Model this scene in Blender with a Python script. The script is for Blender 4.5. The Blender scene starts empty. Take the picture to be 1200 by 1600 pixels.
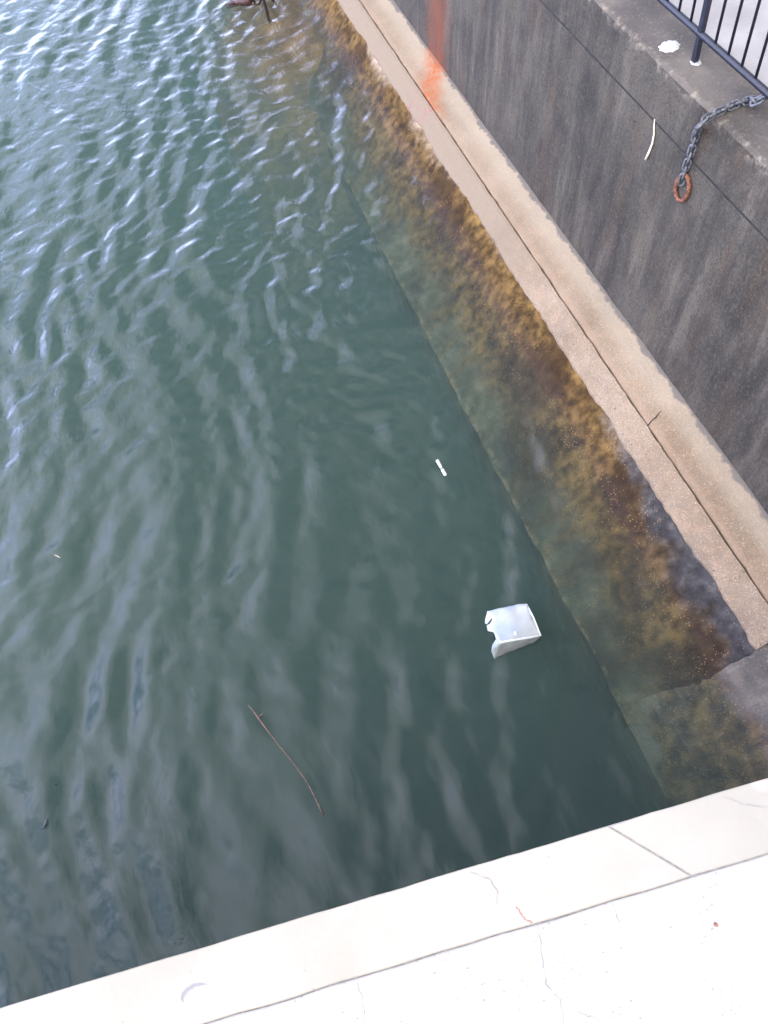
import bpy, bmesh, math, random
import numpy as np
from mathutils import Vector, Matrix, noise
R = math.radians
random.seed(7)
sc = bpy.context.scene
C = sc.collection

# ------------------------------------------------------------------ camera, sky, sun, exposure
# world: +Y runs along the quay wall away from us, +X points to the land, water level is z = 0
F, CX, CY = 1194.0, 600.0, 800.0
CAM = np.array([0.0, 0.0, 3.5])
_n = np.array([175, 700, F]); _n /= np.linalg.norm(_n)
_up = -_n
_fw = np.array([0, 0, 1.0]) - _n * _n[2]; _fw /= np.linalg.norm(_fw)
_rt = np.cross(_fw, _up)
AZ = np.array([-0.119908, 0.992785]); AZ /= np.linalg.norm(AZ)
def cam2world(v):
    a, b, c = v @ _rt, v @ _fw, v @ _up
    return np.array([a * AZ[1] - b * AZ[0], a * AZ[0] + b * AZ[1], c])
cam = bpy.data.cameras.new('camera')
camo = bpy.data.objects.new('camera', cam); C.objects.link(camo)
m = Matrix.Identity(4)
for i, e in enumerate(([1, 0, 0], [0, -1, 0], [0, 0, -1])):
    w = cam2world(np.array(e, float))
    for j in range(3): m[j][i] = w[j]
m.translation = CAM
camo.matrix_world = m
cam.sensor_fit = 'VERTICAL'; cam.sensor_height = 24; cam.sensor_width = 18
cam.lens = 24 * F / 1600
cam.clip_start = 0.05; cam.clip_end = 500
sc.camera = camo

SUN_EL, SUN_AZ = 58, 205            # azimuth clockwise from +Y
s_dir = Vector((math.sin(R(SUN_AZ)) * math.cos(R(SUN_EL)), math.cos(R(SUN_AZ)) * math.cos(R(SUN_EL)), math.sin(R(SUN_EL))))
sun = bpy.data.lights.new('sun', 'SUN'); sun.energy = 0.9; sun.angle = R(44); sun.color = (1, 0.86, 0.64)
suno = bpy.data.objects.new('sun', sun); C.objects.link(suno)
suno.rotation_euler = (-s_dir).to_track_quat('-Z', 'Y').to_euler()

wd = bpy.data.worlds.new('World'); sc.world = wd; wd.use_nodes = True
nt = wd.node_tree
for n_ in list(nt.nodes): nt.nodes.remove(n_)
out = nt.nodes.new('ShaderNodeOutputWorld'); bg = nt.nodes.new('ShaderNodeBackground')
sky = nt.nodes.new('ShaderNodeTexSky'); sky.sky_type = 'NISHITA'; sky.sun_disc = False
sky.sun_elevation = R(SUN_EL); sky.sun_rotation = R(SUN_AZ); sky.dust_density = 3.0; sky.air_density = 1.0
tc = nt.nodes.new('ShaderNodeTexCoord')
cn = nt.nodes.new('ShaderNodeTexNoise'); cn.inputs['Scale'].default_value = 3.6; cn.inputs['Detail'].default_value = 5
cr = nt.nodes.new('ShaderNodeValToRGB'); cr.color_ramp.elements[0].position = 0.33; cr.color_ramp.elements[1].position = 0.54
cm = nt.nodes.new('ShaderNodeMixRGB'); ct = nt.nodes.new('ShaderNodeMixRGB'); ct.inputs[1].default_value = (8.0, 8.9, 15.0, 1); ct.inputs[2].default_value = (9.7, 9.8, 10.2, 1)
nt.links.new(tc.outputs['Generated'], cn.inputs['Vector']); nt.links.new(cn.outputs['Fac'], cr.inputs['Fac'])
nt.links.new(cr.outputs['Color'], cm.inputs[0]); nt.links.new(sky.outputs['Color'], cm.inputs[1])

nt.links.new(ct.outputs[0], cm.inputs[2])
# brighter, hazier towards the horizon and towards the open water (-X)
sz = nt.nodes.new('ShaderNodeSeparateXYZ'); nt.links.new(tc.outputs['Generated'], sz.inputs[0])
def mrange(sock, a, b, c, d):
    q = nt.nodes.new('ShaderNodeMapRange'); nt.links.new(sock, q.inputs[0])
    for i_, v_ in enumerate((a, b, c, d)): q.inputs[i_ + 1].default_value = v_
    return q.outputs[0]
bz = mrange(sz.outputs[2], .35, .75, 0, 1); by = mrange(sz.outputs[1], .0, .7, 1, 0)
bm_ = nt.nodes.new('ShaderNodeMath'); bm_.operation = 'MAXIMUM'; nt.links.new(bz, bm_.inputs[0]); nt.links.new(by, bm_.inputs[1]); bl_ = nt.nodes.new('ShaderNodeMath'); bl_.operation = 'MULTIPLY'; nt.links.new(bm_.outputs[0], bl_.inputs[0]); nt.links.new(mrange(sz.outputs[0], -.65, -.15, .55, 1), bl_.inputs[1]); nt.links.new(bl_.outputs[0], ct.inputs[0])
ez0 = mrange(sz.outputs[2], .05, .75, 4.2, .50)
ezy = nt.nodes.new('ShaderNodeMath'); ezy.operation = 'MULTIPLY'; nt.links.new(ez0, ezy.inputs[0]); nt.links.new(mrange(sz.outputs[1], -.1, .75, .38, 1.0), ezy.inputs[1]); ez = ezy.outputs[0]
ex_ = mrange(sz.outputs[0], -.62, .05, 3.5, .34)
mu = nt.nodes.new('ShaderNodeMath'); mu.operation = 'SMOOTH_MAX'; mu.inputs[2].default_value = .4; nt.links.new(ez, mu.inputs[0]); nt.links.new(ex_, mu.inputs[1])
# unseen dark sky patch, added to darken the reflections in the far water
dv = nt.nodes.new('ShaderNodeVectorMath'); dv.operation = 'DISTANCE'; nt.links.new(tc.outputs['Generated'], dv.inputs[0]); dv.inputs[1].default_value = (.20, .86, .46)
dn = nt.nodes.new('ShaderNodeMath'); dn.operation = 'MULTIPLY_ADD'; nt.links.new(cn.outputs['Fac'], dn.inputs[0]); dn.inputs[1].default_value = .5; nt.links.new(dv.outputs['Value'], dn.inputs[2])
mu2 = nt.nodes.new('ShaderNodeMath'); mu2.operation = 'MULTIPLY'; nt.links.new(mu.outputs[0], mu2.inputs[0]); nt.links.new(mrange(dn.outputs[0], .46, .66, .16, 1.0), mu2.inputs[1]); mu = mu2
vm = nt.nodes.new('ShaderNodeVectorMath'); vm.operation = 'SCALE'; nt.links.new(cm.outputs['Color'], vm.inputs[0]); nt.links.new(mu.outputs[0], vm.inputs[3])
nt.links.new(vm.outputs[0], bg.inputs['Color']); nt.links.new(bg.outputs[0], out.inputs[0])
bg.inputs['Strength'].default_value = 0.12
sc.view_settings.view_transform = 'Standard'; sc.view_settings.look = 'None'
sc.view_settings.gamma = 1; sc.view_settings.use_curve_mapping = False
sc.view_settings.exposure = 0.76
sc.render.engine = 'CYCLES'
sc.cycles.transparent_max_bounces = 16
sc.cycles.volume_bounces = 0

# ------------------------------------------------------------------ where a photo pixel lies on a plane of the place
def ray(px, py):
    return cam2world(np.array([px - CX, py - CY, F]))
def at(px, py, z=0.0):
    w = ray(px, py); return Vector(CAM + w * ((z - CAM[2]) / w[2]))
TB = 0.10                                             # batter of the quay wall
def wall_x(z): return 1.984 - TB * (1.5 - z)
def at_wall(px, py, off=0.0):
    w = ray(px, py); s = (1.984 - off - TB * (1.5 - 3.5)) / (w[0] - TB * w[2])
    return Vector(CAM + s * w)

# ------------------------------------------------------------------ helpers
def link(name, me, parent=None, mats=()):
    o = bpy.data.objects.new(name, me); C.objects.link(o)
    for q in mats: me.materials.append(q)
    if parent: o.parent = parent
    return o
def tag(o, label=None, cat=None, group=None, kind=None):
    if label: o['label'] = label
    if cat: o['category'] = cat
    if group: o['group'] = group
    if kind: o['kind'] = kind
    return o
def empty(name, loc=(0, 0, 0)):
    o = bpy.data.objects.new(name, None); C.objects.link(o); o.location = loc; o.empty_display_size = 0.1
    return o
def mesh(name, v, f, mats, parent=None, smooth=False, mi=None):
    me = bpy.data.meshes.new(name); me.from_pydata([tuple(p) for p in v], [], f); me.update()
    o = link(name, me, parent, mats)
    if mi is not None: me.polygons.foreach_set('material_index', mi)
    if smooth: me.polygons.foreach_set('use_smooth', [True] * len(me.polygons))
    return o
def nz(x, y, z=0.0): return noise.noise(Vector((x, y, z)))
def extrude(name, prof, ys, mats, parent=None, jit=None, smooth=False):
    """closed (x,z) profile swept along Y; jit(i,x,y,z)->(x,y,z)"""
    n = len(prof); v = []; f = []
    for y in ys:
        for i, (x, z) in enumerate(prof):
            v.append(jit(i, x, y, z) if jit else (x, y, z))
    for k in range(len(ys) - 1):
        for i in range(n):
            j = (i + 1) % n
            f.append((k * n + i, k * n + j, (k + 1) * n + j, (k + 1) * n + i))
    f.append(tuple(range(n))[::-1]); f.append(tuple((len(ys) - 1) * n + i for i in range(n)))
    o = mesh(name, v, f, mats, parent, smooth)
    bm = bmesh.new(); bm.from_mesh(o.data); bmesh.ops.recalc_face_normals(bm, faces=bm.faces); bm.to_mesh(o.data); bm.free()
    return o
def tube(pts, rads, seg=8, closed=False):
    pts = [Vector(p) for p in pts]; n = len(pts); v = []; f = []
    if not hasattr(rads, '__len__'): rads = [rads] * n
    ref = None
    for i in range(n):
        a = pts[(i - 1) % n] if (closed or i) else pts[0]
        b = pts[(i + 1) % n] if (closed or i < n - 1) else pts[-1]
        t = (b - a).normalized()
        if ref is None:
            ref = t.cross(Vector((0.3, 0.2, 1))).normalized()
            if ref.length < .1: ref = t.cross(Vector((1, 0, 0))).normalized()
        ref = (ref - t * ref.dot(t)).normalized(); bi = t.cross(ref)
        for k in range(seg):
            an = 2 * math.pi * k / seg
            v.append(pts[i] + (ref * math.cos(an) + bi * math.sin(an)) * rads[i])
    for i in range(n if closed else n - 1):
        for k in range(seg):
            a, b = i * seg, ((i + 1) % n) * seg
            f.append((a + k, a + (k + 1) % seg, b + (k + 1) % seg, b + k))
    if not closed:
        f.append(tuple(range(seg))[::-1]); f.append(tuple((n - 1) * seg + k for k in range(seg)))
    return v, f
def joinvf(parts):
    V, Fs = [], []
    for v, f in parts:
        o = len(V); V += list(v); Fs += [tuple(i + o for i in q) for q in f]
    return V, Fs
def lathe(prof, axis_o, axis_d, seg=14):
    d = Vector(axis_d).normalized(); u = d.orthogonal().normalized(); w = d.cross(u); v = []; f = []
    for s, r in prof:
        for k in range(seg):
            a = 2 * math.pi * k / seg
            v.append(Vector(axis_o) + d * s + (u * math.cos(a) + w * math.sin(a)) * r)
    for i in range(len(prof) - 1):
        for k in range(seg):
            f.append((i * seg + k, i * seg + (k + 1) % seg, (i + 1) * seg + (k + 1) % seg, (i + 1) * seg + k))
    f.append(tuple(range(seg))[::-1]); f.append(tuple((len(prof) - 1) * seg + k for k in range(seg)))
    return v, f
def box(x0, x1, y0, y1, z0, z1):
    v = [(x, y, z) for x in (x0, x1) for y in (y0, y1) for z in (z0, z1)]
    return v, [(0, 1, 3, 2), (4, 6, 7, 5), (0, 4, 5, 1), (2, 3, 7, 6), (0, 2, 6, 4), (1, 5, 7, 3)]

# ------------------------------------------------------------------ node helper
class N:
    def __init__(s, name):
        s.m = bpy.data.materials.new(name); s.m.use_nodes = True; s.t = s.m.node_tree
        s.b = s.t.nodes['Principled BSDF']; s.out = s.t.nodes['Material Output']
        g = s.t.nodes.new('ShaderNodeNewGeometry'); s.pos = g.outputs['Position']; s.nrm = g.outputs['Normal']
        sp = s.t.nodes.new('ShaderNodeSeparateXYZ'); s.t.links.new(s.pos, sp.inputs[0])
        s.x, s.y, s.z = sp.outputs
    def put(s, sock, v):
        if isinstance(v, bpy.types.NodeSocket): s.t.links.new(v, sock)
        elif isinstance(v, tuple) and len(v) == 3 and sock.type == 'RGBA': sock.default_value = (*v, 1)
        else: sock.default_value = v
    def node(s, typ, ins=None, **kw):
        n = s.t.nodes.new(typ)
        for k, v in kw.items(): setattr(n, k, v)
        for k, v in (ins or {}).items(): s.put(n.inputs[k], v)
        return n
    def vscale(s, sx, sy, sz, off=(0, 0, 0)):
        return s.node('ShaderNodeMapping', {'Vector': s.pos, 'Scale': (sx, sy, sz), 'Location': off}).outputs[0]
    def noise(s, scale, detail=4, vec=None, rough=.55, dist=0):
        return s.node('ShaderNodeTexNoise', {'Vector': vec or s.pos, 'Scale': scale, 'Detail': detail, 'Roughness': rough, 'Distortion': dist}).outputs['Fac']
    def voro(s, scale, vec=None, feature='F1', out='Distance'):
        return s.node('ShaderNodeTexVoronoi', {'Vector': vec or s.pos, 'Scale': scale}, feature=feature).outputs[out]
    def math(s, op, a, b=0.0, c=0.0, clamp=False):
        n = s.node('ShaderNodeMath', operation=op, use_clamp=clamp)
        for i, q in enumerate((a, b, c)): s.put(n.inputs[i], q)
        return n.outputs[0]
    def step(s, v, lo, hi, a=0.0, b=1.0):
        return s.node('ShaderNodeMapRange', {0: v, 1: lo, 2: hi, 3: a, 4: b}, interpolation_type='SMOOTHSTEP').outputs[0]
    def mix(s, fac, a, b, mode='MIX'):
        return s.node('ShaderNodeMixRGB', {0: fac, 1: a, 2: b}, blend_type=mode).outputs[0]
    def ramp(s, fac, stops):
        n = s.node('ShaderNodeValToRGB', {0: fac}); e = n.color_ramp.elements
        while len(e) < len(stops): e.new(0.5)
        for q, (p, c) in zip(e, stops): q.position = p; q.color = (*c, 1)
        return n.outputs[0]
    def bump(s, h, strength=.3, dist=.01, normal=None):
        n = s.node('ShaderNodeBump', {'Height': h, 'Strength': strength, 'Distance': dist})
        if normal: s.put(n.inputs['Normal'], normal)
        return n.outputs[0]
    def done(s, col, rough=.85, nrm=None, **kw):
        s.put(s.b.inputs['Base Color'], col); s.put(s.b.inputs['Roughness'], rough)
        if nrm: s.put(s.b.inputs['Normal'], nrm)
        for k, v in kw.items(): s.put(s.b.inputs[k.replace('_', ' ')], v)
        return s.m
def plain(name, col, rough=.6, var=.25, scale=30, **kw):
    q = N(name)
    f = q.noise(scale, 5)
    c = q.mix(q.step(f, .3, .7), tuple(a * (1 - var) for a in col), tuple(min(1, a * (1 + var)) for a in col))
    return q.done(c, rough, q.bump(f, .2, .004), **kw)

# rust run-off on the wall and the ledge beneath it
def rust_mask(q):
    y0 = q.math('ADD', q.math('MULTIPLY', q.noise(9, 3, q.vscale(1, 1, .4)), .22), -.11)
    d = q.math('ABSOLUTE', q.math('SUBTRACT', q.math('ADD', q.y, y0), q.step(q.x, 1.66, 1.87, 5.10, 5.46)))
    wid = q.step(q.math('ADD', d, q.math('MULTIPLY', q.math('SUBTRACT', q.noise(14, 5), .5), .30)), .04, .30, 1, 0)
    st = q.step(q.noise(17, 6, q.vscale(.3, 1, .16), .7), .36, .62)
    gr = q.step(q.noise(70, 5, None, .7), .36, .60, .45, 1)
    return q.math('MULTIPLY', gr, q.math('MULTIPLY', wid, q.math('ADD', q.math('MULTIPLY', st, .5), .6)), clamp=True)

# ------------------------------------------------------------------ materials
def mat_wall():
    q = N('weathered wall concrete')
    st = q.math('ADD', q.math('MULTIPLY', q.noise(1, 6, q.vscale(4, 9, 1.6), .62), .7), q.math('MULTIPLY', q.noise(7, 6, q.vscale(1, 1, .6, (2, 2, 2)), .65), .3))
    st2 = q.noise(1, 5, q.vscale(4, 30, 1.6, (3, 1, 0)), .6)
    bl = q.noise(1.6, 4, q.vscale(1, 1, 1, (9, 2, 4)))
    fine = q.noise(85, 4); sp = q.noise(160, 2, q.vscale(1, 1, .7))
    c = q.ramp(st, [(.36, (.024, .022, .020)), (.46, (.066, .062, .057)), (.55, (.112, .107, .100)), (.64, (.20, .19, .175))])
    c = q.mix(q.math('MULTIPLY', q.step(st2, .48, .68), .5), c, (.050, .044, .038))
    c = q.mix(q.math('MULTIPLY', q.step(q.noise(1, 4, q.vscale(3, 6, 1.2, (5, 5, 5))), .5, .7), .5), c, (.135, .085, .048))
    c = q.mix(q.math('MULTIPLY', q.step(bl, .48, .66), .45), c, (.20, .195, .18))
    c = q.mix(q.math('MULTIPLY', q.step(fine, .54, .70), .42), c, (.26, .24, .21))
    c = q.mix(q.math('MULTIPLY', q.step(sp, .56, .66), .8), c, (.022, .020, .019))
    gz = q.noise(55, 6, q.vscale(1, 1, .7), .75)
    c = q.mix(q.step(gz, .52, .68, 0, .40), c, (.24, .215, .19))
    c = q.mix(q.step(gz, .46, .35, 0, .35), c, (.03, .027, .024))
    # greenish-yellow lichen in patches just under the coping joint
    lich = q.math('MULTIPLY', q.step(q.noise(5, 5, q.vscale(1, 1, .6, (1, 7, 1))), .53, .68), q.step(q.noise(60, 3), .45, .62))
    c = q.mix(q.math('MULTIPLY', lich, .28), c, (.24, .225, .165))
    # whiter worn arris at the top edge
    edge = q.math('MULTIPLY', q.step(q.math('ABSOLUTE', q.math('SUBTRACT', q.x, 1.995)), .0, .035, 1, 0), q.step(q.z, 1.44, 1.49))
    c = q.mix(q.math('MULTIPLY', edge, q.step(q.noise(26, 5), .46, .66, 0, .8)), c, (.50, .48, .45))
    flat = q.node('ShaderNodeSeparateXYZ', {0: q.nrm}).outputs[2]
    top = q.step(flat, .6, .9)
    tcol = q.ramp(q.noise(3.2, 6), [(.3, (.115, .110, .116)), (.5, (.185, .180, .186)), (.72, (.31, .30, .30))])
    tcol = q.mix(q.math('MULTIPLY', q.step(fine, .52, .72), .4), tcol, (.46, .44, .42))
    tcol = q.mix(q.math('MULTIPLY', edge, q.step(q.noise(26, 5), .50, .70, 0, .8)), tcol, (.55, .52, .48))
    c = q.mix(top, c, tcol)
    rm = rust_mask(q)
    rc = q.mix(q.step(q.z, .3, .95), (.32, .074, .012), (.31, .080, .018))
    c = q.mix(q.math('MULTIPLY', rm, .95), c, rc)
    c = q.mix(1.0, c, (.42, .368, .29), 'MULTIPLY')
    h = q.math('ADD', q.math('MULTIPLY', fine, .6), q.math('ADD', q.math('MULTIPLY', sp, .5), st))
    return q.done(c, .9, q.bump(h, .5, .006))
def tan_cols(q, grit=.66):
    c = q.ramp(q.noise(2.4, 5), [(.3, (.135, .092, .054)), (.5, (.20, .142, .088)), (.7, (.27, .205, .137))])
    c = q.mix(q.math('MULTIPLY', q.step(q.noise(14, 5), .5, .68), .4), c, (.30, .20, .125))
    c = q.mix(q.math('MULTIPLY', q.step(q.noise(3.5, 6, q.vscale(2, .5, 1, (3, 3, 3)), .65), .52, .70), .55), c, (.135, .105, .075))
    dots = q.step(q.voro(34), .10, .20, 1, 0)
    c = q.mix(q.math('MULTIPLY', q.math('MULTIPLY', dots, q.step(q.noise(7, 3), .45, .62)), grit), c, (.05, .045, .04))
    gz = q.noise(150, 5, None, .7)
    c = q.mix(q.step(gz, .50, .64, 0, .5), c, (.11, .078, .052))
    c = q.mix(q.step(gz, .46, .36, 0, .5), c, (.40, .33, .255))
    d2 = q.step(q.voro(46, q.vscale(1, 1, 1, (3, 3, 3))), .09, .17, 1, 0)
    c = q.mix(q.math('MULTIPLY', d2, .6), c, (.44, .32, .21))
    return c
def mat_ledge():
    q = N('tan ledge concrete')
    c = tan_cols(q, .5)
    # paler, greyer further along; ragged dark line of dirt at the foot of the wall
    c = q.mix(q.math('MULTIPLY', q.step(q.math('ADD', q.y, q.math('MULTIPLY', q.noise(3, 3), 2)), 2.6, 5.0), .4), c, (.27, .215, .15))
    c = q.mix(q.math('MULTIPLY', q.step(q.x, 1.72, 1.80), .45), c, (.31, .262, .19))
    foot = q.step(q.math('ADD', q.x, q.math('MULTIPLY', q.math('SUBTRACT', q.noise(13, 5), .5), .09)), 1.835, 1.852)
    c = q.mix(q.math('MULTIPLY', foot, .85), c, (.10, .09, .078))
    lip = q.step(q.math('ADD', q.x, q.math('MULTIPLY', q.math('SUBTRACT', q.noise(10, 5), .5), .05)), 1.668, 1.690, 1, 0)
    c = q.mix(q.math('MULTIPLY', lip, .4), c, (.30, .205, .135))
    c = q.mix(q.math('MULTIPLY', rust_mask(q), .95), c, (.32, .078, .012))
    return q.done(c, .9, q.bump(q.math('ADD', q.noise(60, 4), q.noise(9, 4)), .5, .006))
def mat_topping():
    q = N('pale apron topping')
    c = tan_cols(q, .9)
    c = q.mix(q.step(q.math('ADD', q.y, q.math('MULTIPLY', q.noise(2, 3), 2.)), 3.6, 5.2), c, (.190, .142, .092))
    g = q.noise(70, 4)
    c = q.mix(q.math('MULTIPLY', q.step(g, .52, .66), .55), c, (.15, .12, .095))
    r1 = q.math('MULTIPLY', q.step(q.math('ABSOLUTE', q.math('SUBTRACT', q.y, 5.1)), .03, .25, 1, 0), q.step(q.noise(16, 4), .5, .62))
    c = q.mix(q.math('MULTIPLY', r1, .7), c, (.24, .08, .09))
    return q.done(c, .88, q.bump(q.math('ADD', g, q.noise(12, 4)), .6, .008))
def mat_apron():
    q = N('algae covered apron concrete')
    wv = q.math('MULTIPLY', q.math('SUBTRACT', q.noise(2.2, 5), .5), .34)
    wv2 = q.math('MULTIPLY', q.math('SUBTRACT', q.noise(9, 4), .5), .10)
    h = q.math('ADD', q.z, q.math('ADD', wv, wv2))
    fine = q.noise(75, 4); mid = q.noise(18, 5)
    wet = q.ramp(mid, [(.3, (.024, .022, .023)), (.55, (.055, .051, .050)), (.75, (.11, .10, .09))])
    tan = q.ramp(mid, [(.3, (.20, .145, .095)), (.6, (.34, .26, .185))])
    alg = q.ramp(q.math('ADD', q.math('MULTIPLY', mid, .6), q.math('MULTIPLY', q.noise(5, 4), .4)),
                 [(.34, (.020, .011, .004)), (.47, (.085, .048, .013)), (.62, (.20, .118, .036))])
    low = q.ramp(q.noise(7, 5), [(.3, (.055, .046, .024)), (.55, (.115, .103, .064)), (.7, (.20, .18, .125))])
    h = q.math('SUBTRACT', h, q.math('ADD', q.step(q.y, 1.3, 2.3, .0, .18), q.step(q.y, 3.6, 4.6, .0, -.07)))
    far = q.step(q.math('ADD', q.y, q.math('MULTIPLY', q.noise(3, 3), .8)), 2.1, 2.9)     # far part: silted up, tan up to the topping
    upper = q.mix(far, wet, tan)
    c = q.mix(q.step(h, -.02, .09), alg, upper)
    strk = q.noise(1, 5, q.vscale(2.5, 9, 2.5, (4, 4, 4)), .6)
    c = q.mix(q.math('MULTIPLY', q.step(q.math('ADD', q.z, wv), -.25, -.11, 1, 0), q.step(strk, .36, .54, .25, 1)), c, low)
    # orange grains of grit and weed tips
    big = q.noise(1.7, 4, q.vscale(1, 1, 1, (6, 3, 1)))
    c = q.mix(q.math('MULTIPLY', q.math('MULTIPLY', q.step(big, .50, .62), q.step(h, .06, .0)), .75), c, (.030, .014, .005))
    wetb = q.step(q.math('ADD', q.z, q.math('MULTIPLY', wv2, .5)), .04, .17, .58, 1.0)
    c = q.mix(1.0, c, wetb, 'MULTIPLY')
    gr = q.step(q.math('ADD', q.voro(70), q.math('MULTIPLY', q.noise(40, 3), .3)), .24, .40, 1, 0)
    c = q.mix(q.math('MULTIPLY', q.math('MULTIPLY', gr, q.step(q.noise(7, 5), .44, .62)), .7), c, (.36, .185, .075))
    dk = q.step(q.voro(40, q.vscale(1, 1, 1, (7, 1, 2))), .12, .25, 1, 0)
    c = q.mix(q.math('MULTIPLY', q.math('MULTIPLY', dk, q.step(q.noise(5, 3, q.vscale(1, 1, 1, (2, 8, 3))), .45, .6)), .7), c, (.03, .02, .012))
    # the sharp lower arris is scoured paler
    ar = q.step(q.math('ABSOLUTE', q.math('SUBTRACT', q.z, -.314)), .0, .018, 1, 0)
    c = q.mix(q.math('MULTIPLY', ar, q.step(mid, .42, .62, 0, .4)), c, (.26, .19, .11))
    q.b.inputs['Specular IOR Level'].default_value = .2
    return q.done(c, q.step(q.z, .0, .10, .6, .9), q.bump(q.math('ADD', fine, q.math('MULTIPLY', mid, 2)), .7, .010))
def mat_end_slab():
    q = N('dark end slab concrete')
    mid = q.noise(9, 6); fine = q.noise(80, 4)
    c = q.ramp(mid, [(.3, (.045, .037, .030)), (.5, (.085, .070, .055)), (.7, (.15, .122, .093))])
    h = q.math('ADD', q.z, q.math('MULTIPLY', q.math('SUBTRACT', q.noise(3, 5), .5), .24))
    alg = q.ramp(q.noise(14, 5), [(.32, (.016, .010, .004)), (.5, (.050, .030, .010)), (.66, (.11, .070, .026))])
    c = q.mix(q.step(h, .03, .0, 0, 1) if False else q.step(h, -.01, .05, 1, 0), c, alg)
    strk = q.noise(1, 5, q.vscale(6, 2.5, 3, (1, 4, 4)), .6)
    c = q.mix(q.math('MULTIPLY', q.step(h, -.16, -.06, 1, 0), q.step(strk, .45, .6)), c, (.115, .10, .068))
    c = q.mix(q.math('MULTIPLY', q.step(fine, .58, .7), .4), c, (.22, .18, .14))
    gr = q.step(q.voro(50), .1, .2, 1, 0)
    c = q.mix(q.math('MULTIPLY', q.math('MULTIPLY', gr, q.step(q.noise(6, 3), .45, .6)), .5), c, (.32, .18, .08))
    return q.done(c, .75, q.bump(q.math('ADD', fine, mid), .6, .01))
def mat_bed():
    q = N('silty bed')
    c = q.ramp(q.noise(1.2, 5), [(.3, (.02, .028, .018)), (.7, (.05, .06, .035))])
    return q.done(c, 1.0)
def mat_mound():
    q = N('brown silt and weed')
    c = q.ramp(q.noise(4, 6), [(.3, (.035, .018, .005)), (.5, (.085, .043, .012)), (.7, (.16, .088, .028))])
    c = q.mix(q.math('MULTIPLY', q.step(q.noise(60, 3), .55, .68), .6), c, (.22, .14, .06))
    return q.done(c, .9, q.bump(q.noise(40, 4), .6, .01))
def mat_kerb():
    q = N('sunlit kerb concrete')
    c = q.ramp(q.noise(2.5, 5), [(.3, (.325, .300, .245)), (.6, (.385, .357, .295))])
    # right of the joint it is greyer
    g = q.step(q.math('ADD', q.x, q.math('MULTIPLY', q.noise(4, 4), .5)), .40, .95)
    c = q.mix(q.math('MULTIPLY', g, .5), c, (.285, .268, .230))
    fl = q.math('MULTIPLY', q.step(q.voro(60), .10, .22, 1, 0), q.step(q.noise(9, 4), .60, .70))
    c = q.mix(q.math('MULTIPLY', fl, .8), c, (.30, .23, .18))
    rr = q.math('MULTIPLY', q.step(q.noise(6, 4, q.vscale(1, 1, 1, (3, 9, 1))), .58, .72), .35)
    c = q.mix(rr, c, (.66, .49, .42))
    # crescent-shaped spall
    p = at(305, 1552, 1.5)
    def dist(cx, cy, sx, sy):
        a = q.math('POWER', q.math('DIVIDE', q.math('SUBTRACT', q.x, cx), sx), 2); b = q.math('POWER', q.math('DIVIDE', q.math('SUBTRACT', q.y, cy), sy), 2)
        return q.math('SQRT', q.math('ADD', a, b))
    wob = q.math('MULTIPLY', q.math('SUBTRACT', q.noise(90, 3), .5), .35)
    cres = q.math('MULTIPLY', q.step(q.math('ADD', dist(p.x, p.y, .034, .021), wob), .9, 1.0, 1, 0), q.step(q.math('ADD', dist(p.x + .007, p.y - .008, .036, .020), wob), .9, 1.05))
    c = q.mix(cres, c, (.24, .23, .23))
    h = q.math('SUBTRACT', q.math('MULTIPLY', q.noise(70, 4), .4), cres)
    return q.done(c, .85, q.bump(h, .35, .006))
def mat_walk():
    q = N('sunlit walkway concrete')
    c = q.ramp(q.noise(2, 5), [(.3, (.385, .365, .322)), (.7, (.45, .43, .385))])
    pit = q.math('MULTIPLY', q.step(q.math('ADD', q.voro(48, q.vscale(1, 1.5, 1)), q.math('MULTIPLY', q.noise(150, 4), .55)), .36, .44, 1, 0), q.step(q.noise(10, 5), .46, .56))
    c = q.mix(q.math('MULTIPLY', pit, .8), c, (.215, .206, .195))
    pit2 = q.math('MULTIPLY', q.step(q.voro(110), .24, .34, 1, 0), q.step(q.noise(6, 4, q.vscale(1, 1, 1, (4, 2, 9))), .52, .62))
    c = q.mix(q.math('MULTIPLY', pit2, .6), c, (.24, .23, .215))
    rd = q.math('MULTIPLY', q.step(q.voro(9), .05, .12, 1, 0), q.step(q.noise(30, 3), .5, .6))
    c = q.mix(q.math('MULTIPLY', rd, .7), c, (.46, .30, .26))
    return q.done(c, .9, q.bump(q.math('SUBTRACT', q.noise(60, 3), pit), .3, .005))
def mat_pave():
    q = N('pale pavement')
    c = q.ramp(q.noise(3, 6), [(.3, (.25, .235, .225)), (.5, (.31, .295, .28)), (.7, (.37, .355, .335))])
    c = q.mix(q.math('MULTIPLY', q.step(q.voro(30), .08, .16, 1, 0), .5), c, (.2, .19, .18))
    return q.done(c, .9, q.bump(q.noise(70, 4), .3, .004))
def mat_dark():
    q = N('dirt in joint'); return q.done(q.ramp(q.noise(40, 4), [(.3, (.008, .007, .006)), (.7, (.028, .024, .02))]), .95)
def mat_crack():
    q = N('dusty crack'); return q.done(q.ramp(q.noise(50, 4), [(.3, (.20, .19, .18)), (.7, (.38, .36, .335))]), .95)
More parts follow.
